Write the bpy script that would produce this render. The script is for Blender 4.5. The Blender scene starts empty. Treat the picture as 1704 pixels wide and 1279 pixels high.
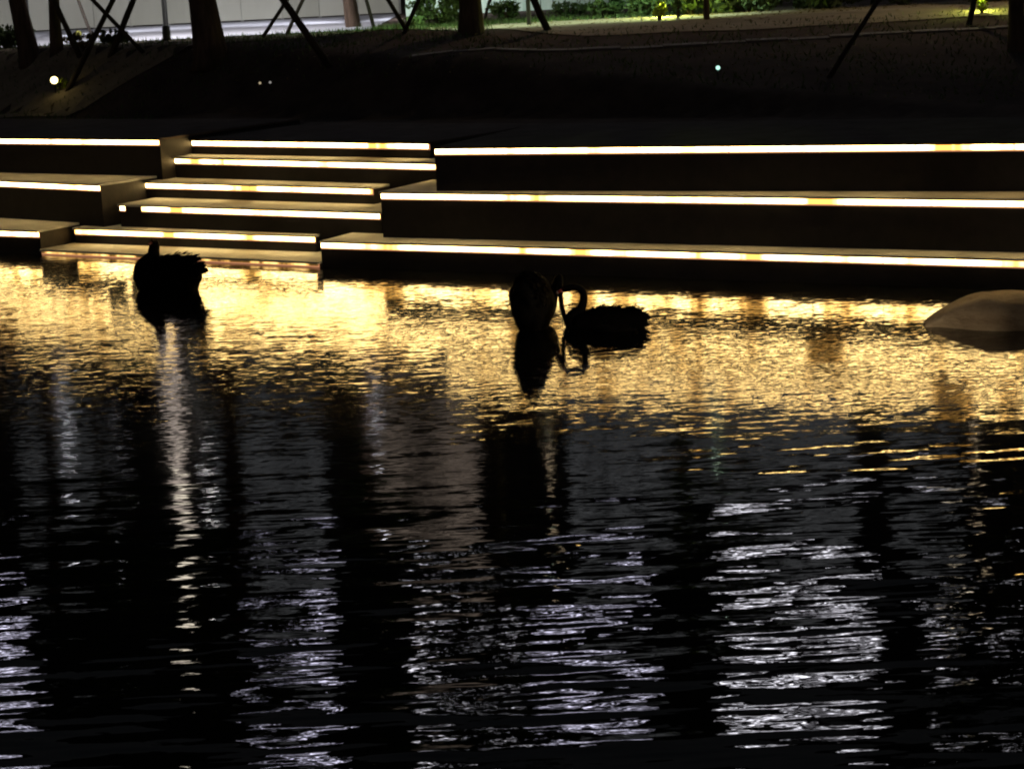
import bpy, math, random
import numpy as np
from mathutils import Vector, Matrix
random.seed(7); RNG = np.random.default_rng(7)
S = bpy.context.scene
# ------------------------------------------------------------------ camera
CAMZ = 4.1; FPX = 3400.0; PITCH = math.atan(699.5/3400); ROLL = 0.05
cp, sp = math.cos(PITCH), math.sin(PITCH)
Fv = Vector((0, cp, -sp)); r0 = Vector((1, 0, 0)); u0 = Vector((0, sp, cp))
Rv = math.cos(ROLL)*r0 - math.sin(ROLL)*u0
Uv = math.sin(ROLL)*r0 + math.cos(ROLL)*u0
CAM = Vector((0, 0, CAMZ))
cd = bpy.data.cameras.new('camera'); cam = bpy.data.objects.new('camera', cd)
S.collection.objects.link(cam); S.camera = cam
cd.sensor_width = 36; cd.lens = FPX/1704*36; cd.clip_end = 3000; cd.clip_start = 0.1
M = Matrix((Rv, Uv, -Fv)).transposed().to_4x4(); M.translation = CAM
cam.matrix_world = M
# ------------------------------------------------------------------ world: night sky
w = bpy.data.worlds.new('World'); S.world = w; w.use_nodes = True
wn = w.node_tree; bg = wn.nodes['Background']
sky = wn.nodes.new('ShaderNodeTexSky'); sky.sky_type = 'NISHITA'; sky.sun_disc = False
sky.sun_elevation = math.radians(-1.5); sky.sun_rotation = math.radians(200)
wn.links.new(sky.outputs[0], bg.inputs[0]); bg.inputs[1].default_value = 0.09
S.view_settings.view_transform = 'Standard'; S.view_settings.look = 'None'
S.view_settings.gamma = 1; S.view_settings.exposure = 0
S.cycles.use_denoising = True; S.cycles.denoiser = 'OPENIMAGEDENOISE'; S.cycles.denoising_prefilter = 'ACCURATE'
S.cycles.pixel_filter_type = 'BLACKMAN_HARRIS'; S.cycles.filter_width = 2.1
S.cycles.max_bounces = 5; S.cycles.diffuse_bounces = 3; S.cycles.glossy_bounces = 4
S.cycles.sample_clamp_indirect = 12
S.cycles.use_light_tree = True

def ray(px, py):
    return (Fv + Rv*((px-852)/FPX) + Uv*((639.5-py)/FPX))
def at_z(px, py, z):
    d = ray(px, py); return CAM + d*((z-CAMZ)/d.z)
def at_y(px, py, Y):
    d = ray(px, py); return CAM + d*(Y/d.y)
WZ = .10                        # water level
def mir(px, py, Y):            # the point at depth Y whose reflection in still water falls on this pixel
    p = at_y(px, py, Y); return Vector((p.x, p.y, 2*WZ-p.z))

# ------------------------------------------------------------------ helpers
def tag(o, label=None, cat=None, group=None, kind=None):
    if label: o['label'] = label
    if cat: o['category'] = cat
    if group: o['group'] = group
    if kind: o['kind'] = kind
    return o
def link(o, parent=None):
    S.collection.objects.link(o)
    if parent: o.parent = parent
    return o
def empty(name, loc, label, cat, group=None, rz=0):
    o = bpy.data.objects.new(name, None); o.location = loc; o.rotation_euler = (0, 0, rz)
    o.empty_display_size = 0.2
    return tag(link(o), label, cat, group)
def mesh(name, V, F, mat, parent=None, smooth=False):
    m = bpy.data.meshes.new(name); m.from_pydata([tuple(v) for v in V], [], [tuple(f) for f in F]); m.update()
    if smooth: m.polygons.foreach_set('use_smooth', [True]*len(m.polygons))
    m.materials.append(mat); o = bpy.data.objects.new(name, m)
    return link(o, parent)
class MB:
    def __init__(s): s.V = []; s.F = []
    def box(s, a, b):
        n = len(s.V)
        for z in (a[2], b[2]):
            for x, y in ((a[0], a[1]), (b[0], a[1]), (b[0], b[1]), (a[0], b[1])): s.V.append((x, y, z))
        s.F += [(n, n+3, n+2, n+1), (n+4, n+5, n+6, n+7), (n, n+1, n+5, n+4), (n+1, n+2, n+6, n+5), (n+2, n+3, n+7, n+6), (n+3, n, n+4, n+7)]
    def prism(s, pts, z0, z1):
        n = len(s.V); k = len(pts)
        for p in pts: s.V.append((p[0], p[1], z0))
        for p in pts: s.V.append((p[0], p[1], z1))
        s.F.append(tuple(range(n+k-1, n-1, -1))); s.F.append(tuple(range(n+k, n+2*k)))
        for i in range(k):
            j = (i+1) % k; s.F.append((n+i, n+j, n+k+j, n+k+i))
    def tube(s, pts, rad, seg=8, cap=True, jitter=0):
        n = len(s.V); pts = [Vector(p) for p in pts]
        for i, p in enumerate(pts):
            t = (pts[min(i+1, len(pts)-1)] - pts[max(i-1, 0)]).normalized()
            a = t.cross(Vector((0, 1, 0)) if abs(t.y) < .9 else Vector((1, 0, 0))).normalized(); b = t.cross(a)
            for j in range(seg):
                an = 2*math.pi*j/seg; r = rad[i]*(1+random.uniform(-jitter, jitter))
                s.V.append(tuple(p + a*math.cos(an)*r + b*math.sin(an)*r))
        for i in range(len(pts)-1):
            for j in range(seg):
                k = (j+1) % seg
                s.F.append((n+i*seg+j, n+i*seg+k, n+(i+1)*seg+k, n+(i+1)*seg+j))
        if cap:
            s.F.append(tuple(range(n+seg-1, n-1, -1))); e = n+(len(pts)-1)*seg; s.F.append(tuple(range(e, e+seg)))
    def build(s, name, mat, parent=None, smooth=False): return mesh(name, s.V, s.F, mat, parent, smooth)

def nmat(name):
    m = bpy.data.materials.new(name); m.use_nodes = True
    nt = m.node_tree; return m, nt, nt.nodes['Principled BSDF']
def stone(name, c1, c2, scale=3, rough=.6, bump=.3, stretch=(1, 1, 1), spec=.5, detail=8, bd=.02):
    m, nt, p = nmat(name)
    tc = nt.nodes.new('ShaderNodeNewGeometry'); mp = nt.nodes.new('ShaderNodeMapping'); mp.inputs['Scale'].default_value = stretch
    nz = nt.nodes.new('ShaderNodeTexNoise'); nz.inputs['Scale'].default_value = scale; nz.inputs['Detail'].default_value = detail
    nz.inputs['Roughness'].default_value = .65
    cr = nt.nodes.new('ShaderNodeValToRGB'); cr.color_ramp.elements[0].position = .3; cr.color_ramp.elements[1].position = .7
    cr.color_ramp.elements[0].color = (*c1, 1); cr.color_ramp.elements[1].color = (*c2, 1)
    nt.links.new(tc.outputs['Position'], mp.inputs[0]); nt.links.new(mp.outputs[0], nz.inputs['Vector'])
    nt.links.new(nz.outputs['Fac'], cr.inputs[0]); nt.links.new(cr.outputs[0], p.inputs['Base Color'])
    bp = nt.nodes.new('ShaderNodeBump'); bp.inputs['Strength'].default_value = bump; bp.inputs['Distance'].default_value = bd
    nt.links.new(nz.outputs['Fac'], bp.inputs['Height']); nt.links.new(bp.outputs[0], p.inputs['Normal'])
    p.inputs['Roughness'].default_value = rough; p.inputs['Specular IOR Level'].default_value = spec
    return m
def emit(name, col, st):
    m = bpy.data.materials.new(name); m.use_nodes = True; nt = m.node_tree; nt.nodes.clear()
    e = nt.nodes.new('ShaderNodeEmission'); o = nt.nodes.new('ShaderNodeOutputMaterial')
    e.inputs[0].default_value = (*col, 1); e.inputs[1].default_value = st; nt.links.new(e.outputs[0], o.inputs[0]); return m

def strip_mat(name, lo, hi, scale, ramp=(.38, .6)):
    m = bpy.data.materials.new(name); m.use_nodes = True; nt = m.node_tree; nt.nodes.clear()
    e = nt.nodes.new('ShaderNodeEmission'); o = nt.nodes.new('ShaderNodeOutputMaterial')
    g = nt.nodes.new('ShaderNodeNewGeometry'); mp = nt.nodes.new('ShaderNodeMapping'); mp.inputs['Scale'].default_value = (1, 1, .0)
    nz = nt.nodes.new('ShaderNodeTexNoise'); nz.inputs['Scale'].default_value = scale; nz.inputs['Detail'].default_value = 3
    mr = nt.nodes.new('ShaderNodeMapRange'); mr.inputs['From Min'].default_value = ramp[0]; mr.inputs['From Max'].default_value = ramp[1]
    mr.inputs['To Min'].default_value = lo; mr.inputs['To Max'].default_value = hi
    cr = nt.nodes.new('ShaderNodeValToRGB'); cr.color_ramp.elements[0].color = (1, .50, .09, 1); cr.color_ramp.elements[1].color = (1, .66, .23, 1)
    cr.color_ramp.elements[0].position = ramp[0]; cr.color_ramp.elements[1].position = ramp[1]
    L = nt.links.new
    L(g.outputs['Position'], mp.inputs[0]); L(mp.outputs[0], nz.inputs['Vector']); L(nz.outputs['Fac'], mr.inputs[0]); L(nz.outputs['Fac'], cr.inputs[0])
    L(mr.outputs[0], e.inputs[1]); L(cr.outputs[0], e.inputs[0]); L(e.outputs[0], o.inputs[0]); return m

m_granite = stone('granite', (.36, .38, .40), (.76, .78, .80), 1.1, .8, .4, spec=.2)
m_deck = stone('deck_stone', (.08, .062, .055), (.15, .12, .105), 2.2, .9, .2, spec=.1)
m_block = stone('step_stone', (.009, .008, .010), (.022, .019, .023), 5, .6, .3, spec=.3)
m_soil = stone('soil', (.045, .032, .028), (.11, .08, .068), 1.3, .95, 1, spec=.1)
m_path = stone('path_paving', (.18, .14, .10), (.32, .26, .19), 1.5, .85, .4, (1, 3, 1))
m_pave = stone('pavement', (.38, .38, .45), (.5, .5, .58), .6, .8, .2)
m_kerb = stone('kerb_stone', (.10, .085, .085), (.20, .17, .165), 4, .7, .4)
m_board = stone('hoarding_board', (.55, .55, .50), (.68, .68, .62), .5, .7, .1, (1, 1, .2))
m_board2 = stone('hoarding_board_dull', (.42, .42, .37), (.56, .56, .50), .7, .7, .1, (1, 1, .2))
m_frame = stone('galvanised', (.25, .25, .24), (.35, .35, .34), 5, .5, .1)
m_bark = stone('bark', (.05, .035, .028), (.16, .11, .085), 9, .95, 1, (1, 1, .15), spec=.1, bd=.05)
m_pole = stone('stake_wood', (.03, .026, .022), (.07, .055, .045), 12, .9, .5, (1, 1, .2), spec=.1)
m_metal = stone('dark_metal', (.02, .02, .022), (.04, .04, .044), 9, .5, .1)
m_boulder = stone('pale_stone', (.36, .26, .17), (.62, .50, .35), 3.5, .8, 1, (1, 1, 2.5), bd=.09)
m_facade = stone('facade', (.02, .02, .022), (.04, .04, .042), 1, .8, .1)
m_mint = stone('mint_panel', (.34, .50, .40), (.55, .68, .58), 3, .7, .2, (3, 1, .3))
m_feather = stone('black_feather', (.002, .002, .0025), (.005, .0045, .005), 14, .8, .6, (1, 1, 3), spec=.05)
m_bill = stone('red_bill', (.25, .02, .015), (.35, .03, .02), 20, .4, .1)
m_white = stone('bill_band', (.5, .48, .45), (.6, .58, .55), 20, .5, .1)
m_eye = stone('eye', (.08, .005, .005), (.12, .01, .01), 20, .1, 0)
m_led = strip_mat('warm_strip', 2.6, 20, 1.9, (.36, .50))
m_halo = emit('strip_halo_glow', (1, .42, .20), .62)   # dim orange emission painting a soft halo around the strips
m_waterline = strip_mat('waterline_reflection', .15, 3.0, 4.0, (.40, .68))  # glow standing in for the gold reflection line at the waterline

def leafmat(name, c1, c2):
    m = stone(name, c1, c2, 2.0, .6, 0, spec=.3, detail=2)
    return m
m_leaf = leafmat('leaf_dark', (.03, .05, .02), (.08, .11, .04))
m_leafg = leafmat('leaf_green', (.05, .10, .03), (.14, .20, .06))
m_dryleaf = leafmat('leaf_dry', (.10, .07, .02), (.22, .16, .05))

# ------------------------------------------------------------------ water
def water_mat():
    m, nt, p = nmat('pond_water')
    L = nt.links.new
    p.inputs['Base Color'].default_value = (.003, .0035, .004, 1); p.inputs['Roughness'].default_value = .012
    p.inputs['IOR'].default_value = 1.333
    g = nt.nodes.new('ShaderNodeNewGeometry')
    def slope(scale, sx, sy, rot, ax, ay, detail=2, rough=.5, dist=0):
        mp = nt.nodes.new('ShaderNodeMapping'); mp.inputs['Scale'].default_value = (sx, sy, 1); mp.inputs['Rotation'].default_value = (0, 0, rot)
        L(g.outputs['Position'], mp.inputs[0])
        nz = nt.nodes.new('ShaderNodeTexNoise'); nz.inputs['Scale'].default_value = scale; nz.inputs['Detail'].default_value = detail
        nz.inputs['Roughness'].default_value = rough; nz.inputs['Distortion'].default_value = dist
        L(mp.outputs[0], nz.inputs['Vector'])
        s = nt.nodes.new('ShaderNodeVectorMath'); s.operation = 'SUBTRACT'; s.inputs[1].default_value = (.5, .5, .5); L(nz.outputs['Color'], s.inputs[0])
        k = nt.nodes.new('ShaderNodeVectorMath'); k.operation = 'MULTIPLY'; k.inputs[1].default_value = (ax, ay, 0); L(s.outputs[0], k.inputs[0])
        return k.outputs[0]
    def add(a, b):
        v = nt.nodes.new('ShaderNodeVectorMath'); v.operation = 'ADD'; L(a, v.inputs[0]); L(b, v.inputs[1]); return v.outputs[0]
    def scale(a, f):
        v = nt.nodes.new('ShaderNodeVectorMath'); v.operation = 'SCALE'; L(a, v.inputs[0]); L(f, v.inputs['Scale']); return v.outputs[0]
    def ramp(src, a, b, c, d):
        mr = nt.nodes.new('ShaderNodeMapRange'); mr.interpolation_type = 'SMOOTHSTEP'
        for k_, v_ in zip(('From Min', 'From Max', 'To Min', 'To Max'), (a, b, c, d)): mr.inputs[k_].default_value = v_
        L(src, mr.inputs[0]); return mr.outputs[0]
    sep = nt.nodes.new('ShaderNodeSeparateXYZ'); L(g.outputs['Position'], sep.inputs[0])
    # gentle swell, wavelets and fine capillary ripples, each as a slope field
    long_ = slope(1.0, 1.15, 7.5, .04, .04, .25, 1, .5, 0)
    mid_ = slope(1.0, 2.6, 15, .05, .07, .09, 2, .6, .4)
    fine_ = slope(1.0, 6.0, 28, .05, .09, .15, 2, .6)
    tiny_ = slope(1.0, 15, 55, .05, .08, .085, 1, .5)
    # breeze: calm under the bank on the left, ruffled towards the open pond
    open_ = ramp(sep.outputs['Y'], 18.5, 13, .13, 1.0)
    patch = nt.nodes.new('ShaderNodeTexNoise'); patch.inputs['Scale'].default_value = .35; patch.inputs['Detail'].default_value = 1
    L(g.outputs['Position'], patch.inputs['Vector'])
    pf = ramp(patch.outputs['Fac'], .35, .65, .7, 1.25)
    mul = nt.nodes.new('ShaderNodeMath'); mul.operation = 'MULTIPLY'; L(open_, mul.inputs[0]); L(pf, mul.inputs[1])
    right = ramp(sep.outputs['Y'], 14, 20, .22, 1.15)
    L(ramp(sep.outputs['Y'], 12, 20, .02, .068), p.inputs['Roughness'])   # capillary ripples too fine to see
    a = scale(long_, mul.outputs[0]); b = scale(mid_, mul.outputs[0])
    c = scale(fine_, right)
    tot = add(add(add(a, b), c), scale(tiny_, ramp(sep.outputs['Y'], 14, 21, .15, .9)))
    up = nt.nodes.new('ShaderNodeVectorMath'); up.operation = 'ADD'; up.inputs[1].default_value = (0, 0, 1); L(tot, up.inputs[0])
    nn = nt.nodes.new('ShaderNodeVectorMath'); nn.operation = 'NORMALIZE'; L(up.outputs[0], nn.inputs[0])
    L(nn.outputs[0], p.inputs['Normal'])
    return m
m_water = water_mat()
tag(mesh('water', [(-70, -25, WZ), (70, -25, WZ), (70, 40, WZ), (-70, 40, WZ)], [(0, 1, 2, 3)], m_water), kind='structure')

# ------------------------------------------------------------------ stepped bank
def step(front, z, z0, depth, label, led=m_led, led_h=.064, gaps=None, ext=(0, 0), backdir=None):
    """front: two pixels of the nosing edge at height z; a block, a tread slab and a light strip."""
    a, b = at_z(*front[0], z), at_z(*front[1], z)
    u = (b-a); u.z = 0; u.normalize(); n = Vector((-u.y, u.x, 0))
    a = a - u*ext[0]; b = b + u*ext[1]; Lg = (b-a).length
    e = empty('terrace_step', (a.x, a.y, z0), label, 'step', 'lit stone steps of the pond bank', math.atan2(u.y, u.x))
    H = z-z0
    mb = MB(); mb.box((0, .048, 0), (Lg, depth, H-.03)); mb.build('step_block', m_block, e)
    mb = MB(); x = 0; k = 0
    while x < Lg:                                   # tread slabs with fine open joints
        x2 = min(Lg, x+1.5); mb.box((x+.004, 0, H-.03), (x2-.004, depth-.01, H)); x = x2
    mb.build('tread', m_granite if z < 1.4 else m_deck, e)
    mb = MB(); x = .01
    rr = random.Random(int(front[0][0])*7+int(front[0][1]))
    for g0, g1 in (gaps or [(0, Lg)]):
        x = g0+.01; g1 = min(g1, Lg)
        while x < g1-.05:
            x2 = min(g1-.01, x+rr.choice((.9, 1.2, 1.2, 2.4))); mb.box((x, .044, H-.033-led_h), (x2-.012, .054, H-.033)); x = x2
    mb.build('light_strip', led, e)
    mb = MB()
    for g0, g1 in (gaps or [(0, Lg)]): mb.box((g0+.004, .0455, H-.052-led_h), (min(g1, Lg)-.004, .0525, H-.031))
    mb.build('strip_halo', m_halo, e)  # glowing band that draws the halo above and below each strip
    return e
ZB = -.8
step([(0, 382), (62, 384)], .47, ZB, 1.5, 'lowest lit stone step at the far left, just above the water', ext=(14, 0))
step([(0, 300), (163, 307)], 1.09, ZB, 2.2, 'second lit stone step up at the far left, above the lowest one', ext=(14, 0))
step([(0, 229), (262, 231)], 1.68, ZB, 3.5, 'topmost lit stone step at the far left, with a broken orange and white light line', ext=(14, 0))
step([(65, 415), (528, 436)], .185, ZB, 1.6, 'half step at the waterline behind the left swan, with its gold reflection line added as a faint glow', m_waterline, .03)
step([(120, 379), (522, 392)], .43, ZB, 1.3, 'narrow stair tread just above the left swan, ending under the tall right block')
step([(195, 340), (630, 353)], .78, ZB, 1.9, 'narrow stair tread whose light line breaks into bright dots at its left end', gaps=[(.0, .13), (.45, 99)])
step([(220, 302), (618, 312)], 1.03, ZB, 1.7, 'narrow stair tread in the middle of the stair flight, above the dotted one')
step([(262, 261), (725, 271)], 1.36, ZB, 1.8, 'narrow stair tread second from the top of the stair flight')
step([(315, 232), (712, 237)], 1.60, ZB, 3.0, 'topmost narrow stair tread, with an orange patch in its light line')
step([(530, 401), (1704, 431)], .47, ZB, 1.9, 'long lowest stone step at right behind the pair of swans', ext=(0, 14))
step([(630, 319), (1704, 331)], 1.11, ZB, 2.6, 'long middle stone step at right with an unbroken white light line', ext=(0, 14))
step([(720, 245), (1704, 236)], 1.71, ZB, 3.5, 'long topmost stone step at right below the dark slope', ext=(0, 14))

# ------------------------------------------------------------------ ground
pa, pb = at_z(0, 229, 1.5), at_z(1704, 236, 1.5); ub = Vector((pb.x-pa.x, pb.y-pa.y, 0)).normalized(); nb = Vector((-ub.y, ub.x, 0))
def smooth(t): t = max(0, min(1, t)); return t*t*(3-2*t)
PR = [(-200, 1.56), (29, 1.56), (31, 1.68), (35.5, 2.30), (37, 2.50), (39.6, 2.78), (40, 2.85), (60, 2.85), (90, 3.0), (2000, 3.0)]
MOUNDS = [(at_z(640, 60, 2.85), 1.3, .10), (at_z(800, 66, 2.8), 1.0, .10), (at_z(340, 96, 2.7), 1.2, .12), (at_z(45, 100, 2.7), 1.0, .12)]
def gz(x, y):
    for (a, za), (b, zb) in zip(PR, PR[1:]):
        if a <= y <= b: z = za + (zb-za)*(y-a)/(b-a); break
    else: z = 3
    s = (Vector((x, y, 0))-pa).dot(nb)                      # behind the topmost nosing line
    z = min(z, 1.56 + max(0, s-3.2)*.9)
    if y < 36: z += .04*math.sin(x*1.7+y*.6)*math.sin(y*1.1-x*.3)*smooth((s-3.4)/1.0)*smooth(36-y)
    for c, r, h in MOUNDS:
        d = math.hypot(x-c.x, (y-c.y)*.8)/r
        if d < 2.5: z += h*math.exp(-d*d*1.4)
    if s < 1.2: z = -1.5
    return z
xs = sorted(set([-900, -400, -150, -60] + [round(-30+i*.35, 3) for i in range(int(60/.35)+1)] + [60, 150, 400, 900]))
ys = sorted(set([-300, -100, -30, 0, 10, 15] + [round(18+i*.3, 3) for i in range(int(34/.3)+1)] + [56, 62, 75, 95, 140, 300, 900]))
V = [(x, y, gz(x, y)) for y in ys for x in xs]; nx = len(xs)
F = [(j*nx+i, j*nx+i+1, (j+1)*nx+i+1, (j+1)*nx+i) for j in range(len(ys)-1) for i in range(nx-1)]
tag(mesh('ground', V, F, m_soil, smooth=True), kind='structure')
def ground_at(px, py):
    d = ray(px, py); t = 20.0
    while t < 90:
        p = CAM + d*t
        if p.z <= gz(p.x, p.y): return Vector((p.x, p.y, gz(p.x, p.y)))
        t += .05
    return CAM + d*60
def ribbon(name, x0, x1, y0, y1, mat, h=.012, step_=.5, ny=10, front=None):
    V = []; F = []; n = int((x1-x0)/step_)
    for i in range(n+1):
        x = x0+(x1-x0)*i/n; ya = (front(x) if front else y0)+.10*math.sin(x*.9)+.05*math.sin(x*2.3)
        for k in range(ny+1):
            y = ya+(y1-ya)*k/ny; V.append((x, y, gz(x, y)+h))
    for i in range(n):
        for j in range(ny): F.append((i*(ny+1)+j, (i+1)*(ny+1)+j, (i+1)*(ny+1)+j+1, i*(ny+1)+j+1))
    return mesh(name, V, F, mat)
# far walk, lit tan (right) and pale pavement in front of the hoarding (left)
tag(ribbon('path', -40, 40, 0, 43.3, m_path, .02, .35, front=lambda x: 40.3-1.7*smooth((x+.5)/2.5)), kind='structure')
tag(ribbon('pavement', -40, -2.6, 44.0, 58, m_pave, .024), kind='structure')
kb = MB()
for i in range(80):
    x = -30+i*.75; q = len(kb.V)
    if gz(x, 37.1) < 2.42: continue
    w_ = .05*math.sin(i*1.7)+.1*math.sin(i*.4); dz = .008*math.sin(i*2.9)
    for z0 in (-.3, .035):
        for xx, yy in ((x, 37.0+w_), (x+.74, 37.0+w_), (x+.74, 37.2+w_), (x, 37.2+w_)): kb.V.append((xx, yy, gz(xx, yy)+z0+dz))
    kb.F += [(q, q+3, q+2, q+1), (q+4, q+5, q+6, q+7), (q, q+1, q+5, q+4), (q+1, q+2, q+6, q+5), (q+2, q+3, q+7, q+6), (q+3, q, q+4, q+7)]
tag(kb.build('kerb', m_kerb), kind='structure')

# ------------------------------------------------------------------ hoarding
def X_at(px, Y): return at_y(px, 40, Y).x
hx1 = at_y(666, 30, 58).x
hz = 2.87
panels = [-220, -160, -95, -30, 35, 97, 157, 217, 280, 342, 403, 470, 533, 597, 666]
hw = empty('site_hoarding', (at_y(220, 45, 58).x, 58, hz), 'pale grey panelled hoarding behind the pavement at top left', 'hoarding')
ox = hw.location.x
for i, (a, b) in enumerate(zip(panels, panels[1:])):
    xa, xb = X_at(a, 58)-ox, X_at(b, 58)-ox
    mb = MB(); mb.box((xa+.008, random.uniform(0, .015), .04), (xb-.008, .05, 2.5)); mb.build('panel', m_board2 if i in (3, 7, 8, 11, 13) else m_board, hw)
    mb = MB(); mb.box((xb-.04, .055, 0), (xb+.04, .14, 2.55)); mb.build('post', m_frame, hw)
# mint wall behind the shrubs
mw = MB(); xa, xb = X_at(676, 54), X_at(1185, 54)
w0 = empty('garden_wall', (xa, 54, 2.87), 'mint green lit wall behind the shrubs at top centre', 'wall')
x = 0; i = 0
while x < xb-xa:
    wd = .32; mw.box((x+.01, .02*(i % 2), 0), (x+wd-.01, .1, 1.7)); x += wd; i += 1
mw.build('wall_board', m_mint, w0)
mb = MB(); mb.box((0, -.02, 1.702), (xb-xa, .14, 1.78)); mb.build('coping', m_frame, w0)

# ------------------------------------------------------------------ trees
def leaves(center, rad, n, size, seed, hole=.35):
    r = np.random.default_rng(seed)
    cl = r.normal(size=(26, 3)); cl /= np.linalg.norm(cl, axis=1)[:, None]; cl *= (r.uniform(.35, 1, 26)**.5)[:, None]
    cl = cl*np.array(rad)+np.array(center)
    k = r.integers(0, 26, n); P = cl[k] + r.normal(size=(n, 3))*np.array(rad)*.17
    a = r.normal(size=(n, 3)); a /= np.linalg.norm(a, axis=1)[:, None]
    b = np.cross(a, r.normal(size=(n, 3))); b /= np.linalg.norm(b, axis=1)[:, None]
    s = size*r.uniform(.6, 1.3, n)[:, None]
    V = np.stack([P-a*s, P+b*s*.45, P+a*s, P-b*s*.45], 1).reshape(-1, 3)
    return V.tolist(), [(4*i, 4*i+1, 4*i+2, 4*i+3) for i in range(n)], cl
def tree(px, py, px_w, top_px, H, crown, label, seed, n=2600, lean=0, cz=None):
    b = ground_at(px, py); b.z -= .05
    sc = FPX/b.y; r0_ = px_w/2/sc
    e = empty('tree', b, label, 'tree', 'trees on the dark bank')
    rr = random.Random(seed)
    lx = lean
    pts = [(0, 0, -.2), (0, 0, .05), (lx*.1, 0, .5), (lx*.3, .03, 1.2), (lx*.6, .05, 2.4), (lx, 0, H*.6), (lx*1.1, .1, H*.85)]
    mb = MB(); mb.tube(pts, [r0_*1.45, r0_*1.22, r0_*1.03, r0_*.92, r0_*.8, r0_*.5, r0_*.15], 14, True, .05)
    mb.build('trunk', m_bark, e, True)
    LV, LF, cl = leaves((lx, 0, H*.72 if cz is None else cz), crown, n, .13, seed)
    br = MB()
    for c in cl[:14]:
        z0 = H*rr.uniform(.38, .6); c = Vector(c); s = Vector((lx*.9, 0, z0)); m_ = (s+c)/2+Vector((0, 0, .2))
        br.tube([s, m_, c], [r0_*.28, r0_*.16, .015], 6)
    br.build('branch', m_bark, e, True)
    mesh('crown', LV, LF, m_leaf, e)
    return e
tree(50, 100, 30, 0, 8.5, (1.7, 1.6, 1.7), 'black tree trunk at far left with stakes on both sides', 1, lean=-.5)
tree(95, 84, 19, 0, 7.5, (1.2, 1.2, 1.5), 'thin brownish tree trunk behind the far left tree', 2, lean=.1)
tree(351, 97, 50, 0, 9, (1.5, 1.5, 2.0), 'thick tree trunk flaring at its foot, in front of the hoarding', 3, lean=-.3)
tree(588, 47, 22, 0, 9, (.9, 1.0, 1.8), 'slim reddish tree trunk on a low mound in front of the hoarding', 4, lean=-.3)
tree(785, 56, 36, 0, 10, (2.0, 1.6, 2.6), 'dark upright tree trunk between the hoarding end and the shrubs', 5, lean=0)
tree(1692, 85, 26, 0, 9, (1.6, 1.4, 2.0), 'dim tree trunk at the far right edge', 6)
tree(1176, 34, 9, 0, 6.5, (1.1, 1.0, 1.3), 'very thin dark trunk right of the bright yellow garden light', 8, n=1200)

# ------------------------------------------------------------------ support stakes
def stake(p0, p1, wpx, label, dy=.0, tall=2.6, r_=None):
    """p0: foot pixel on the ground, p1: a pixel the pole passes through higher up."""
    b = ground_at(*p0); t = at_y(p1[0], p1[1], b.y+dy)
    d = (t-b).normalized(); Lg = (tall)/max(d.z, .3)
    r = wpx/2*b.y/FPX
    e = bpy.data.objects.new('support_stake', None)
    mb = MB(); k = 6
    mb.tube([d*(Lg*i/k)+Vector((random.uniform(-1, 1), random.uniform(-1, 1), 0))*.008-d*.12 for i in range(k+1)], [r*1.05-r*.2*i/k for i in range(k+1)], 8, True, .04)
    o = mb.build('support_stake', m_pole, None, True); o.location = b
    tag(o, label, 'stake', 'tree support stakes')
STK = [((6, 56), (15, 0), 7, 'stake at the far left edge of the hoarding, leaning right'),
       ((20, 54), (38, 12), 5, 'thin stake just left of the black far left trunk'),
       ((133, 95), (90, 0), 9, 'stake running down right from the brownish thin trunk'),
       ((152, 58), (130, 0), 5, 'thin distant stake crossing the shrub left of the crossed poles'),
       ((238, 88), (153, 0), 7, 'crossing stake that slants down right, left of the lamp post'),
       ((115, 150), (188, 0), 9, 'long stake whose foot reaches the bright ground spotlight'),
       ((186, 92), (222, 0), 10, 'stake slanting down left, right-hand one of the crossed poles'),
       ((548, 112), (471, 0), 12, 'thickest stake, slanting down right onto the dark slope in front of the hoarding'),
       ((435, 66), (478, 0), 6, 'thin stake slanting down left, behind the thickest stake, leftmost there'),
       ((477, 58), (504, 0), 6, 'thin stake slanting down left, just right of the one behind the thickest stake'),
       ((623, 50), (610, 0), 6, 'near vertical stake right of the slim reddish trunk'),
       ((677, 52), (646, 0), 7, 'stake slanting down right to meet another at the hoarding end'),
       ((673, 56), (697, 0), 7, 'stake slanting down left at the hoarding end against the dark gap'),
       ((805, 36), (815, 0), 5, 'short thin stake right of the dark upright trunk'),
       ((912, 52), (888, 0), 12, 'stout dark stake slanting down right in front of the mint wall'),
       ((1380, 130), (1462, 0), 8, 'long dim stake on the dark slope at right'),
       ((1612, 42), (1622, 0), 9, 'upright dim stake beside the rightmost yellow garden light')]
for a, b, wd, lab in STK: stake(a, b, wd, lab)

# ------------------------------------------------------------------ shrubs
def shrub(px, py, wpx, hpx, label, mat, seed, n=900, size=.07, group=None):
    b = ground_at(px, py); sc = FPX/b.y; rx = wpx/2/sc; h = hpx/sc
    e = empty('shrub', b, label, 'shrub', group)
    LV, LF, cl = leaves((0, 0, h*.52), (rx*.8, rx*.45, h*.42), n, size, seed)
    mesh('foliage', LV, LF, mat, e)
    mb = MB()
    for c in cl[:9]: mb.tube([(0, 0, -.05), Vector(c)*.5+Vector((0, 0, .05)), c], [.02, .012, .005], 5)
    mb.build('stem', m_bark, e)
G = 'shrubs along the top of the bank'
shrub(10, 82, 90, 40, 'black shrub at the far left between the stakes', m_leaf, 21, 900, .07, G)
shrub(140, 80, 70, 24, 'low shrub lit yellowish, between the crossed stakes', m_dryleaf, 22, 260, .06, G)
shrub(190, 76, 60, 26, 'wispy dark shrub in front of the hoarding foot', m_leaf, 23, 220, .07, G)
shrub(735, 44, 110, 60, 'bright green shrub left of the dark upright trunk', m_leafg, 24, 1600, .06, G)
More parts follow.
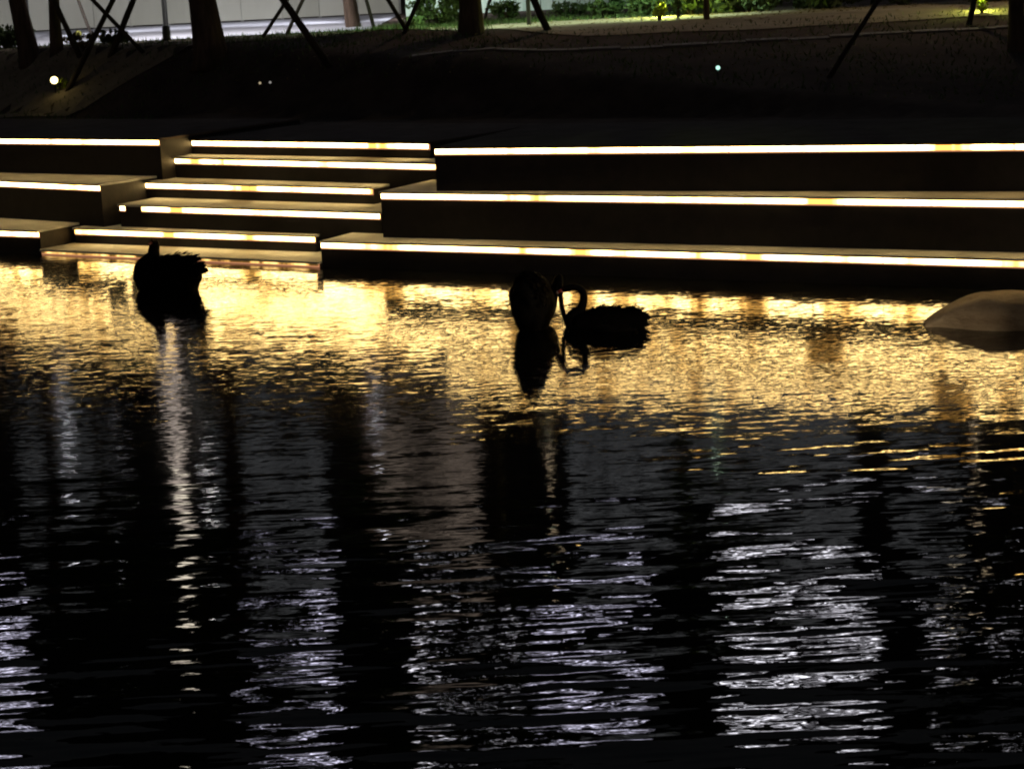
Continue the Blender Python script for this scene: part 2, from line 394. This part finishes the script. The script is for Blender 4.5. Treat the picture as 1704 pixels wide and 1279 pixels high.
shrub(690, 50, 40, 22, 'small grassy shrub at the hoarding corner', m_leafg, 33, 250, .06, G)
shrub(840, 36, 60, 34, 'green shrub just right of the dark upright trunk', m_leafg, 25, 600, .06, G)
shrub(945, 30, 90, 26, 'sparse green shrub in front of the mint wall', m_leafg, 26, 450, .06, G)
shrub(1010, 30, 70, 34, 'green shrub left of the brightest yellow garden light', m_leafg, 27, 700, .06, G)
shrub(1075, 28, 70, 34, 'green shrub directly behind the brightest yellow garden light', m_leafg, 28, 800, .06, G)
shrub(1150, 26, 80, 44, 'darkening green shrub at the end of the mint wall', m_leafg, 29, 900, .06, G)
for i, (px, py, wd, h, lab) in enumerate([(1245, 22, 150, 50, 'first black shrub right of the mint wall'), (1375, 16, 160, 50, 'middle black shrub above the lit path at right'),
        (1500, 10, 150, 50, 'black shrub left of the rightmost yellow garden light'), (1660, 4, 150, 50, 'black shrub behind the rightmost garden light')]):
    shrub(px, py, wd, h, lab, m_leaf, 40+i, 1500, .09, G)
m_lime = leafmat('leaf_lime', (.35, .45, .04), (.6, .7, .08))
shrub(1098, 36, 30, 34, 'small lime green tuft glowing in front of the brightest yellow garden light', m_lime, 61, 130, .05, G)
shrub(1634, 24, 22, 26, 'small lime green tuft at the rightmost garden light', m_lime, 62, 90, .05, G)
shrub(103, 152, 26, 20, 'tiny lime green tuft added as the yellow flare of the brightest spotlight on the left slope', m_lime, 64, 60, .05, G)  # tuft added to give the spotlight a yellow flare
shrub(1128, 34, 16, 40, 'thin tall pale tuft right of the brightest yellow garden light', m_leafg, 63, 90, .05, G)
# short grass along the path edge: one uncountable mass
r = np.random.default_rng(5); GV = []; GF = []
for i in range(9000):
    if i < 5500: x = r.uniform(-11, 0); y = r.uniform(38.8, 45.5)
    else: x = r.uniform(-3, 6); y = r.uniform(43.2, 47)
    z = gz(x, y)+.0; h = r.uniform(.03, .13); a = r.uniform(0, 6.28); dx, dy = math.cos(a)*.012, math.sin(a)*.012; lx, ly = r.normal(0, .03, 2)
    if -11 < x < -2.6 and y > 44 and r.random() < .93: continue
    n = len(GV); GV += [(x-dx, y-dy, z), (x+dx, y+dy, z), (x+lx, y+ly, z+h)]; GF.append((n, n+1, n+2))
for i in range(9000):
    x = r.uniform(-10.5, 10.5); y = r.uniform(31, 39.5); z = gz(x, y); s_ = (Vector((x, y, 0))-pa).dot(nb)
    if s_ < 3.9 or r.random() > .35+.65*math.sin(x*.9+y*.7)**2: continue
    h = r.uniform(.03, .11); a = r.uniform(0, 6.28); dx, dy = math.cos(a)*.014, math.sin(a)*.014; lx, ly = r.normal(0, .04, 2)
    n = len(GV); GV += [(x-dx, y-dy, z), (x+dx, y+dy, z), (x+lx, y+ly, z+h)]; GF.append((n, n+1, n+2))
LV = []; LF = []
for i in range(2600):
    x = r.uniform(-10.5, 10.5); y = r.uniform(31, 43); z = gz(x, y)+.03; s_ = (Vector((x, y, 0))-pa).dot(nb)
    if s_ < 3.8: continue
    q = r.uniform(.02, .05); a = r.uniform(0, 6.28); n = len(LV)
    LV += [(x+q*math.cos(a), y+q*math.sin(a), z+.02), (x-q*.5*math.sin(a), y+q*.5*math.cos(a), z), (x-q*math.cos(a), y-q*math.sin(a), z+.01), (x+q*.5*math.sin(a), y-q*.5*math.cos(a), z)]
    LF.append((n, n+1, n+2, n+3))
tag(mesh('leaf_litter', LV, LF, m_dryleaf), 'dry fallen leaves scattered over the dark slope', 'leaves', kind='stuff')
tag(mesh('grass', GV, GF, m_leafg), 'short grass tufts along the edge of the pavement and path', 'grass', kind='stuff')

# ------------------------------------------------------------------ lights of the place
m_lampw = emit('lamp_white', (1, .93, .82), 60)
m_lampwarm = emit('lamp_warm', (1, .82, .55), 60)
def light(name, kind, loc, energy, col, parent=None, size=.3, target=None, angle=120, blend=.6):
    ld = bpy.data.lights.new(name, kind); ld.energy = energy; ld.color = col
    if kind == 'SPOT': ld.spot_size = math.radians(angle); ld.spot_blend = blend; ld.shadow_soft_size = size
    elif kind == 'POINT': ld.shadow_soft_size = size
    o = bpy.data.objects.new(name, ld); link(o, parent); o.location = loc
    if target is not None:
        d = Vector(target)-Vector(loc); o.rotation_euler = d.to_track_quat('-Z', 'Y').to_euler()
    return o
def post_lamp(px, py, label):
    b = ground_at(px, py); e = empty('street_lamp', b, label, 'street lamp', 'lamp posts on the bank'); H = 4.6
    mb = MB(); mb.tube([(0, 0, -.1), (0, 0, .3), (0, 0, .32), (0, 0, H+.02)], [.09, .085, .055, .045], 10); mb.build('pole', m_metal, e, True)
    mb = MB(); mb.box((-.16, .05, H), (.16, .65, H+.06))
    for q in ((-.16, .05, -.14, .65), (.14, .05, .16, .65), (-.14, .05, .14, .07), (-.14, .63, .14, .65)): mb.box((q[0], q[1], H-.09), (q[2], q[3], H))
    mb.build('lamp_housing', m_metal, e)
    mb = MB(); mb.box((-.13, .08, H-.02), (.13, .62, H-.003)); mb.build('lamp_glass', m_lampw2, e)
    light('lamp_light', 'SPOT', (0, .35, H-.05), 2300, (1, .97, .93), e, .04, (0, 9, -1.5), 150, .8)
def light_column(px, Y, label):
    """tall luminous column standing behind the hoarding"""
    p = mir(px, 780, Y); b = Vector((p.x, Y, gz(p.x, Y))); e = empty('light_column', b, label, 'lamp', 'tall lamps seen mirrored in the pond')
    q = [mir(px, v, Y).z-b.z for v in (565, 700, 850, 985)]
    mb = MB(); mb.tube([(0, 0, -.1), (0, 0, q[0])], [.12, .10], 12); mb.build('pole', m_metal, e, True)
    for k, (a, c, r, col, st) in enumerate(((q[0], q[1], .20, (1, .82, .70), 1.5), (q[1]+.1, q[2], .14, (1, .84, .72), 1.3), (q[2]+.1, q[3], .17, (1, .88, .70), 4))):
        mb = MB(); mb.tube([(0, 0, a+.004), (0, 0, c)], [r, r], 14); mb.build('lamp_tube', emit('column_glow', col, st), e)
        mb = MB(); mb.tube([(0, 0, c+.003), (0, 0, c+.097)], [r+.04, r+.04], 14); mb.build('collar', m_metal, e)
m_lampw2 = emit('lamp_glass', (1, .95, .88), 3)
post_lamp(278, 69, 'thin dark lamp post in front of the hoarding')
light_column(298, 63, 'tall luminous column behind the hoarding whose streak crosses the pond at left')
# ------------------------------------------------------------------ spotlights in the ground
def garden_light(px, py, label, col, st, size=.1, aim=(0, -1, .15), en=0, lc=None):
    b = ground_at(px, py); e = empty('garden_spotlight', b, label, 'spotlight', 'garden spotlights')
    mb = MB(); mb.tube([(0, 0, -.1), (0, 0, size*1.2+.08)], [.012, .012], 6); mb.build('spike', m_metal, e)
    d = Vector(aim).normalized(); c = Vector((0, 0, size*1.2+.14))
    mb = MB(); mb.tube([c-d*size, c-d*size*.3, c+d*size*.75], [size*.45, size*.8, size*.95], 14); mb.build('lamp_housing', m_metal, e, True)
    mb = MB(); mb.tube([c+d*size*.755, c+d*size*.80], [size*.8, size*.6], 14); mb.build('lens', emit('lens_light', col, st), e)
    if en: light('spot_glow', 'POINT', c+d*size*1.3, en, lc or col, e, .05)
    return e
garden_light(93, 158, 'brightest garden spotlight, white with a yellow green rim, on the dark left slope', (1, .80, .30), 7, .09, (.1, -1, .25), .9, (1, .8, .3))
garden_light(1103, 30, 'yellow green garden light glowing at the edge of the shrubs', (.75, .95, .03), 4, .085, (0, -1, .1), 150, (.8, .95, .12))
garden_light(1632, 20, 'yellow green garden light beside the upright stake at top right', (.75, .95, .05), 4, .07, (0, -1, .1), 40, (.8, .95, .15))
garden_light(1195, 134, 'small cyan white garden light alone on the dark right slope', (.45, .85, .7), 1.6, .045)
garden_light(434, 155, 'faint left one of two tiny lights on the dark slope', (1, .8, .5), .45, .03)
garden_light(451, 155, 'faint right one of two tiny lights on the dark slope', (.9, .85, .8), .3, .03)
garden_light(133, 76, 'dim yellowish garden light inside the low shrub by the crossed stakes', (.8, .75, .2), .6, .08)

# ------------------------------------------------------------------ rock at the water's edge
def boulder():
    w_ = at_z(1545, 553, WZ); e_len = 3.2; nu, nv = 40, 18; V = []; F = []
    for i in range(nu+1):
        t = i/nu; x = t*e_len
        top = .275*(min(1, t/.2)-.08*math.sin(math.pi*min(1, t/.2))*-1.6 if t < .2 else 1)**.8+.02+.008*math.sin(t*9)
        half = .16+.36*smooth(t/.25)
        for j in range(nv+1):
            s = j/nv; a = math.pi*s
            yy = -math.copysign(abs(math.cos(a))**.45, math.cos(a))*half
            zz = math.sin(a)**.5*top if 0 < s < 1 else -.0
            if s in (0, 1): zz = -.12
            V.append((x, yy+.012*math.sin(t*31+s*7), zz*(1+.02*math.sin(t*47+s*11))))
    for i in range(nu):
        for j in range(nv): F.append((i*(nv+1)+j, (i+1)*(nv+1)+j, (i+1)*(nv+1)+j+1, i*(nv+1)+j+1))
    n = len(V)
    F.append(tuple(range(nv, -1, -1))); F.append(tuple(nu*(nv+1)+j for j in range(nv+1)))
    o = mesh('boulder', V, F, m_boulder, None, True); o.location = (w_.x+.05, w_.y+.45, WZ); o.rotation_euler = (0, 0, -.12)
    tag(o, 'smooth pale flat topped boulder in the water at the right edge', 'boulder')
    # its dark submerged footing
    mb = MB(); mb.prism([(.35, -.32), (3.1, -.36), (3.1, .3), (.35, .3)], -.8, -.02); mb.build('footing', m_block, o)
boulder()

# ------------------------------------------------------------------ swans
def swan(base, rz, scale, body, neck, label, wing_lift=.0, ruffle=1.0, seed=0, wing_h=.16, wspan=None, neck_y=None, tail=True):
    """body/neck: (x, z, half width, half height) stations from the tail through the breast and up the neck to the head; x forward."""
    e = empty('swan', base, label, 'swan', 'black swans on the pond', rz); e.scale = (scale,)*3
    st = body+neck; nb_ = len(body)
    P = [Vector((s[0], s[4] if len(s) > 4 else 0, s[1])) for s in st]; W = [s[2] for s in st]; Hh = [s[3] for s in st]
    # Catmull-Rom resample
    def cr(a, b, c, d, t): return .5*((2*b)+(c-a)*t+(2*a-5*b+4*c-d)*t*t+(3*b-a-3*c+d)*t**3)
    Q = []; sub = 5
    for i in range(len(st)-1):
        i0, i3 = max(i-1, 0), min(i+2, len(st)-1)
        for k in range(sub):
            t = k/sub; Q.append((cr(P[i0], P[i], P[i+1], P[i3], t), max(.004, cr(W[i0], W[i], W[i+1], W[i3], t)), max(.004, cr(Hh[i0], Hh[i], Hh[i+1], Hh[i3], t))))
    Q.append((P[-1], W[-1], Hh[-1]))
    V = []; F = []; seg = 20; prev = Vector((0, 1, 0)); rr = random.Random(seed)
    for i, (p, w_, h_) in enumerate(Q):
        t = (Q[min(i+1, len(Q)-1)][0]-Q[max(i-1, 0)][0]).normalized()
        lat = (prev - t*prev.dot(t)).normalized(); prev = lat; upv = t.cross(lat)
        for j in range(seg):
            a = 2*math.pi*j/seg; k = 1+.025*rr.uniform(-1, 1)
            V.append(p + lat*math.cos(a)*w_*k + upv*math.sin(a)*h_*k)
    for i in range(len(Q)-1):
        for j in range(seg):
            k = (j+1) % seg; F.append((i*seg+j, i*seg+k, (i+1)*seg+k, (i+1)*seg+j))
    F.append(tuple(range(seg-1, -1, -1))); F.append(tuple((len(Q)-1)*seg+j for j in range(seg)))
    mesh('body', V, F, m_feather, e, True)
    # bill, band and eyes
    d = (P[-1]-P[-2]).normalized(); lat = (prev - d*prev.dot(d)).normalized(); upv = d.cross(lat)
    if upv.z < 0: upv = -upv
    h = P[-1]
    bm = MB(); bm.tube([h-d*.01, h+d*.03, h+d*.06, h+d*.075], [.019, .016, .013, .005], 10); bl = bm.build('bill', m_bill, e, True)
    bm = MB(); bm.tube([h+d*.052, h+d*.060], [.0155, .0150], 10); bm.build('bill_band', m_white, bl)
    hc = P[-2]
    for sgn in (-1, 1):
        bm = MB(); c = hc+d*.012+lat*sgn*W[-2]*.93+upv*.012
        bm.tube([c-lat*sgn*.004, c+lat*sgn*.003, c+lat*sgn*.005], [.007, .006, .002], 8); bm.build('eye', m_eye, e, True)
    # wings: overlapping feather blades on both flanks
    bx = [s[0] for s in body]; x0, x1 = min(bx), max(bx)
    if wspan: x0, x1 = wspan
    def prof(x):
        for a, b in zip(body, body[1:]):
            lo, hi = min(a[0], b[0]), max(a[0], b[0])
            if lo <= x <= hi and hi > lo:
                t = (x-a[0])/(b[0]-a[0]); return [a[q]+(b[q]-a[q])*t for q in range(1, 4)]
        return body[0][1:4] if x < 0 else body[-1][1:4]
    for sgn in (-1, 1):
        V = []; F = []
        for k in range(150):
            u_ = rr.random(); x = x1 - (x1-x0)*(u_**.8)*1.0; zc, w_, h_ = prof(x)
            a = rr.uniform(.05, 1.45); cy = math.cos(a)*w_*1.04*sgn; czv = zc+math.sin(a)*h_*1.05 + wing_lift*u_*math.sin(a)
            Lf = (.07+.10*u_)*rr.uniform(.8, 1.25)*ruffle; wd = .018+.012*rr.random()
            dr = Vector((-1, sgn*rr.uniform(-.1, .15), rr.uniform(-.25, .35)+.4*wing_lift/.2*u_)).normalized()
            nrm = Vector((0, math.cos(a)*sgn, math.sin(a))); side = dr.cross(nrm).normalized()
            p = Vector((x, cy, czv)); out = nrm*rr.uniform(.0, .02)*ruffle
            n = len(V)
            V += [p-side*wd*.4, p+side*wd*.4, p+dr*Lf*.5+side*wd+out, p+dr*Lf*.9+side*wd*.5+out*1.5, p+dr*Lf+out*1.5, p+dr*Lf*.9-side*wd*.5+out*1.5, p+dr*Lf*.5-side*wd+out]
            F.append((n, n+1, n+2, n+3, n+4, n+5, n+6))
        mesh('wing', V, F, m_feather, e)
    return e
# swan on the right, facing left, neck arched over to its mate
b3 = at_z(1004, 549, WZ); 
swan(b3, math.pi-.05, 1.0,
     [(-.37, .02, .06, .06), (-.34, .03, .12, .11), (-.25, .05, .17, .14), (-.10, .065, .19, .15), (.08, .11, .19, .135), (.24, .10, .15, .115), (.33, .09, .11, .10)],
     [(.32, .16, .08, .085), (.255, .225, .058, .06), (.215, .30, .046, .047), (.20, .38, .043, .043), (.215, .445, .040, .040), (.265, .482, .037, .037), (.34, .490, .036, .040), (.405, .480, .034, .034), (.435, .465, .020, .022)],
     'black swan at right, side on, neck arched back towards its mate', .02, 1.0, 3, wspan=(-.34, .16))
# its mate, seen from behind, neck bent down to the water on the right
b2 = at_z(890, 546, WZ)
swan(b2, math.radians(62), 1.0,
     [(-.36, .26, .05, .05), (-.32, .25, .12, .14), (-.22, .27, .165, .31), (-.05, .26, .195, .38), (.10, .24, .185, .35), (.24, .21, .14, .24), (.32, .19, .10, .14)],
     [(.34, .32, .07, .08, -.06), (.32, .44, .045, .045, -.12), (.30, .52, .036, .036, -.16), (.28, .54, .033, .033, -.195), (.26, .48, .03, .03, -.215), (.25, .38, .029, .029, -.215), (.24, .24, .028, .028, -.225), (.23, .14, .028, .028, -.25), (.22, .08, .031, .033, -.28), (.21, .04, .026, .026, -.30), (.20, .015, .016, .016, -.315)],
     'black swan left of its mate, seen from behind with its neck bent to the water', .0, .45, 5, wspan=(-.2, .2))
# lone swan at left, neck upright
b1 = at_z(288, 484, WZ)
swan(b1, math.pi-.35, 1.0,
     [(-.40, .24, .05, .04), (-.37, .21, .11, .10), (-.29, .20, .17, .24), (-.14, .17, .22, .30), (.05, .16, .23, .31), (.24, .15, .19, .28), (.37, .14, .14, .20), (.42, .20, .11, .15)],
     [(.41, .30, .10, .13), (.32, .40, .092, .10), (.25, .47, .08, .08), (.235, .54, .074, .074), (.22, .60, .068, .068), (.22, .635, .055, .058, .01), (.22, .652, .036, .040, .05), (.22, .648, .02, .02, .08)],
     'lone black swan at left with its neck held upright', .0, .7, 9, wspan=(-.37, .25))

# ------------------------------------------------------------------ office block and lights far behind the trees (seen only mirrored in the pond)
BY = 80.0
def winmat(name, col, lo, hi, sc=1.2):
    m = bpy.data.materials.new(name); m.use_nodes = True; nt = m.node_tree; nt.nodes.clear()
    e = nt.nodes.new('ShaderNodeEmission'); o = nt.nodes.new('ShaderNodeOutputMaterial'); g = nt.nodes.new('ShaderNodeNewGeometry')
    nz = nt.nodes.new('ShaderNodeTexNoise'); nz.inputs['Scale'].default_value = sc; nz.inputs['Detail'].default_value = 3
    mr = nt.nodes.new('ShaderNodeMapRange'); mr.inputs['From Min'].default_value = .35; mr.inputs['From Max'].default_value = .65
    mr.inputs['To Min'].default_value = lo; mr.inputs['To Max'].default_value = hi
    nt.links.new(g.outputs['Position'], nz.inputs['Vector']); nt.links.new(nz.outputs['Fac'], mr.inputs[0]); nt.links.new(mr.outputs[0], e.inputs[1])
    e.inputs[0].default_value = (*col, 1); nt.links.new(e.outputs[0], o.inputs[0]); return m
m_winW = winmat('window_white', (.92, .90, 1.0), .5, 15, 1.9); m_winV = winmat('window_violet', (.80, .77, 1.0), .5, 15, 1.9)
m_winD = winmat('window_dim', (.92, .95, 1.0), .02, .22, 1.2); m_winB = winmat('window_brown', (1, .78, .62), .02, .5, 1.2)
m_winG = winmat('window_green', (.7, .95, .85), .5, 3.0)
def bz(py): return mir(852, py, BY).z
ob = empty('office_block', (0, BY+.3, 2.9), 'tall office block with lit windows, mirrored in the pond behind the trees', 'building')
zt = bz(1180)+1.2
XL, XR = mir(-500, 1050, BY).x, mir(2200, 1050, BY).x
mb = MB(); mb.box((XL, 0, 0), (XR, 12, zt-2.9)); mb.build('wall', m_facade, ob)
mb = MB(); mb.box((XL-.3, -.3, zt-2.897), (XR+.3, 12.3, zt-2.4)); mb.build('parapet', m_facade, ob)
def win(x0, x1, z0, z1, mat, nm=2):
    mb = MB(); f = .06; a, b = (x0, -.33, z0-2.9), (x1, -.30, z1-2.9)
    fr = MB(); y0, y1 = -.10, -.003
    fr.box((x0-f, y0, z0-2.9-f), (x0, y1, z1-2.9+f)); fr.box((x1, y0, z0-2.9-f), (x1+f, y1, z1-2.9+f))
    fr.box((x0, y0, z0-2.9-f), (x1, y1, z0-2.9)); fr.box((x0, y0, z1-2.9), (x1, y1, z1-2.9+f))
    for i in range(1, nm):
        xm = x0+(x1-x0)*i/nm; fr.box((xm-.03, y0, z0-2.9), (xm+.03, y1, z1-2.9))
    w_ = fr.build('window', m_metal, ob)
    mb.box((x0+.001, -.05, z0-2.9+.001), (x1-.001, -.02, z1-2.9-.001)); mb.build('pane', mat, w_)
rr = random.Random(12)
def bay(pa_, pb_, rows, mat, nm=3, pyref=1080):
    x0, x1 = mir(pa_, pyref, BY).x, mir(pb_, pyref, BY).x
    for (ya, yb) in rows: win(x0, x1, bz(ya), bz(yb), mat, nm)
bright = [(1040, 1052), (1094, 1112), (1146, 1156)]
bay(-60, 40, bright, m_winV); bay(405, 555, bright, m_winV)
bay(690, 875, bright, m_winW, 4); bay(885, 1080, bright, m_winV, 4)
bay(1200, 1330, bright, m_winW); bay(1340, 1465, bright, m_winW)
bay(1545, 1600, bright, m_winW, 1); bay(1640, 1704, bright, m_winW, 1); bay(1760, 1900, bright, m_winW)
dim = [(700, 760), (775, 835), (850, 905)]
bay(380, 560, dim, m_winD); bay(620, 800, dim, m_winB, 3, 850); bay(950, 1130, dim, m_winD, 3, 850); bay(1150, 1420, dim, m_winD, 3, 850); bay(1480, 1600, dim[1:], m_winD, 2, 850)
bay(40, 200, dim, m_winD, 3, 850)
# tall mast lamps near the office block
def mast(px, py, Y, label, st, col, size=.35):
    p = mir(px, py, Y); zg = gz(p.x, Y)
    e = empty('mast_lamp', (p.x, Y, zg), label, 'lamp', 'tall lamps seen mirrored in the pond')
    H = p.z-zg
    mb = MB(); mb.tube([(0, 0, -.1), (0, 0, H)], [.09, .05], 10); mb.build('pole', m_metal, e, True)
    mb = MB(); mb.box((-size, -.10, H), (size, .12, H+.10)); mb.build('lamp_housing', m_metal, e)
    mb = MB(); mb.box((-size*.9, -.16, H-.20), (size*.9, .10, H-.003)); mb.build('lamp_glass', emit('mast_light', col, st), e)
mast(196, 860, 62, 'small white floodlight at far left, mirrored as faint flecks', 6, (.95, .93, 1), .35)
mast(1588, 1000, 60, 'warm floodlight at right, mirrored among the white flecks', 9, (1, .84, .62), .3)

# hidden-from-frame garden floods for hoarding, wall and path
def flood(px, Y, z, label, en, col, tgt, ang=110):
    x = at_y(px, 30, Y).x; zg = gz(x, Y)
    e = empty('flood_lamp', (x, Y, zg), label, 'lamp', 'lamp posts above the frame')
    H = z-zg
    mb = MB(); mb.tube([(0, .16, -.1), (0, .16, H+.02)], [.045, .035], 8); mb.build('pole', m_metal, e, True)
    mb = MB(); mb.box((-.14, -.10, H), (.14, .10, H+.05))
    for q in ((-.14, -.10, -.12, .10), (.12, -.10, .14, .10), (-.12, -.10, .12, -.08), (-.12, .08, .12, .10)): mb.box((q[0], q[1], H-.11), (q[2], q[3], H))
    mb.build('lamp_housing', m_metal, e)
    mb = MB(); mb.box((-.115, -.075, H-.02), (.115, .075, H-.003)); mb.build('lamp_glass', emit('flood_glass', col, 2), e)
    light('flood_light', 'SPOT', (0, 0, H-.05), en, col, e, .03, tgt, ang, .7)
flood(583, 50, 7.2, 'slim flood lamp post right behind the slim reddish trunk', 2300, (.96, .97, 1), (0, 7, 0))
flood(44, 50, 7.2, 'slim flood lamp post at far left behind the trunks', 2300, (.96, .97, 1), (0, 7, 0))
flood(785, 41, 5.6, 'slim flood lamp post behind the dark upright trunk', 700, (.70, 1, .70), (.8, 5, -2.2), 140)
flood(1176, 41.5, 5.6, 'slim flood lamp post behind the very thin dark trunk', 700, (.70, 1, .70), (-2.5, 4, -2), 140)
flood(880, 41.5, 6.6, 'slim path lamp post beside the stout dark stake', 95, (1, .76, .46), (0, -.8, -2), 140)
flood(1622, 40, 6.6, 'slim path lamp post by the upright stake at top right', 140, (1, .76, .46), (-1.5, -.3, -2), 150)

def fill_lamp(p, label, en):  # unseen lamp added past the right edge to light the boulder
    e = empty('boulder_fill_lamp', p, label, 'lamp')
    mb = MB(); mb.tube([(0, 0, -1.3), (0, 0, .75)], [.07, .07], 12); mb.build('post', m_metal, e, True)
    mb = MB(); mb.tube([(0, 0, .753), (0, 0, .9)], [.055, .055], 12); mb.build('lamp_glass', emit('boulder_fill_glass', (1, .72, .4), 8), e)
    mb = MB(); mb.tube([(0, 0, .903), (0, 0, .95)], [.09, .08], 12); mb.build('cap', m_metal, e)
    light('boulder_fill_light', 'POINT', (0, -.12, .85), en, (1, .78, .50), e, .06)
bp_ = at_z(1800, 625, WZ)
fill_lamp(bp_, 'unseen short lamp added beyond the right edge to light the boulder', 420)
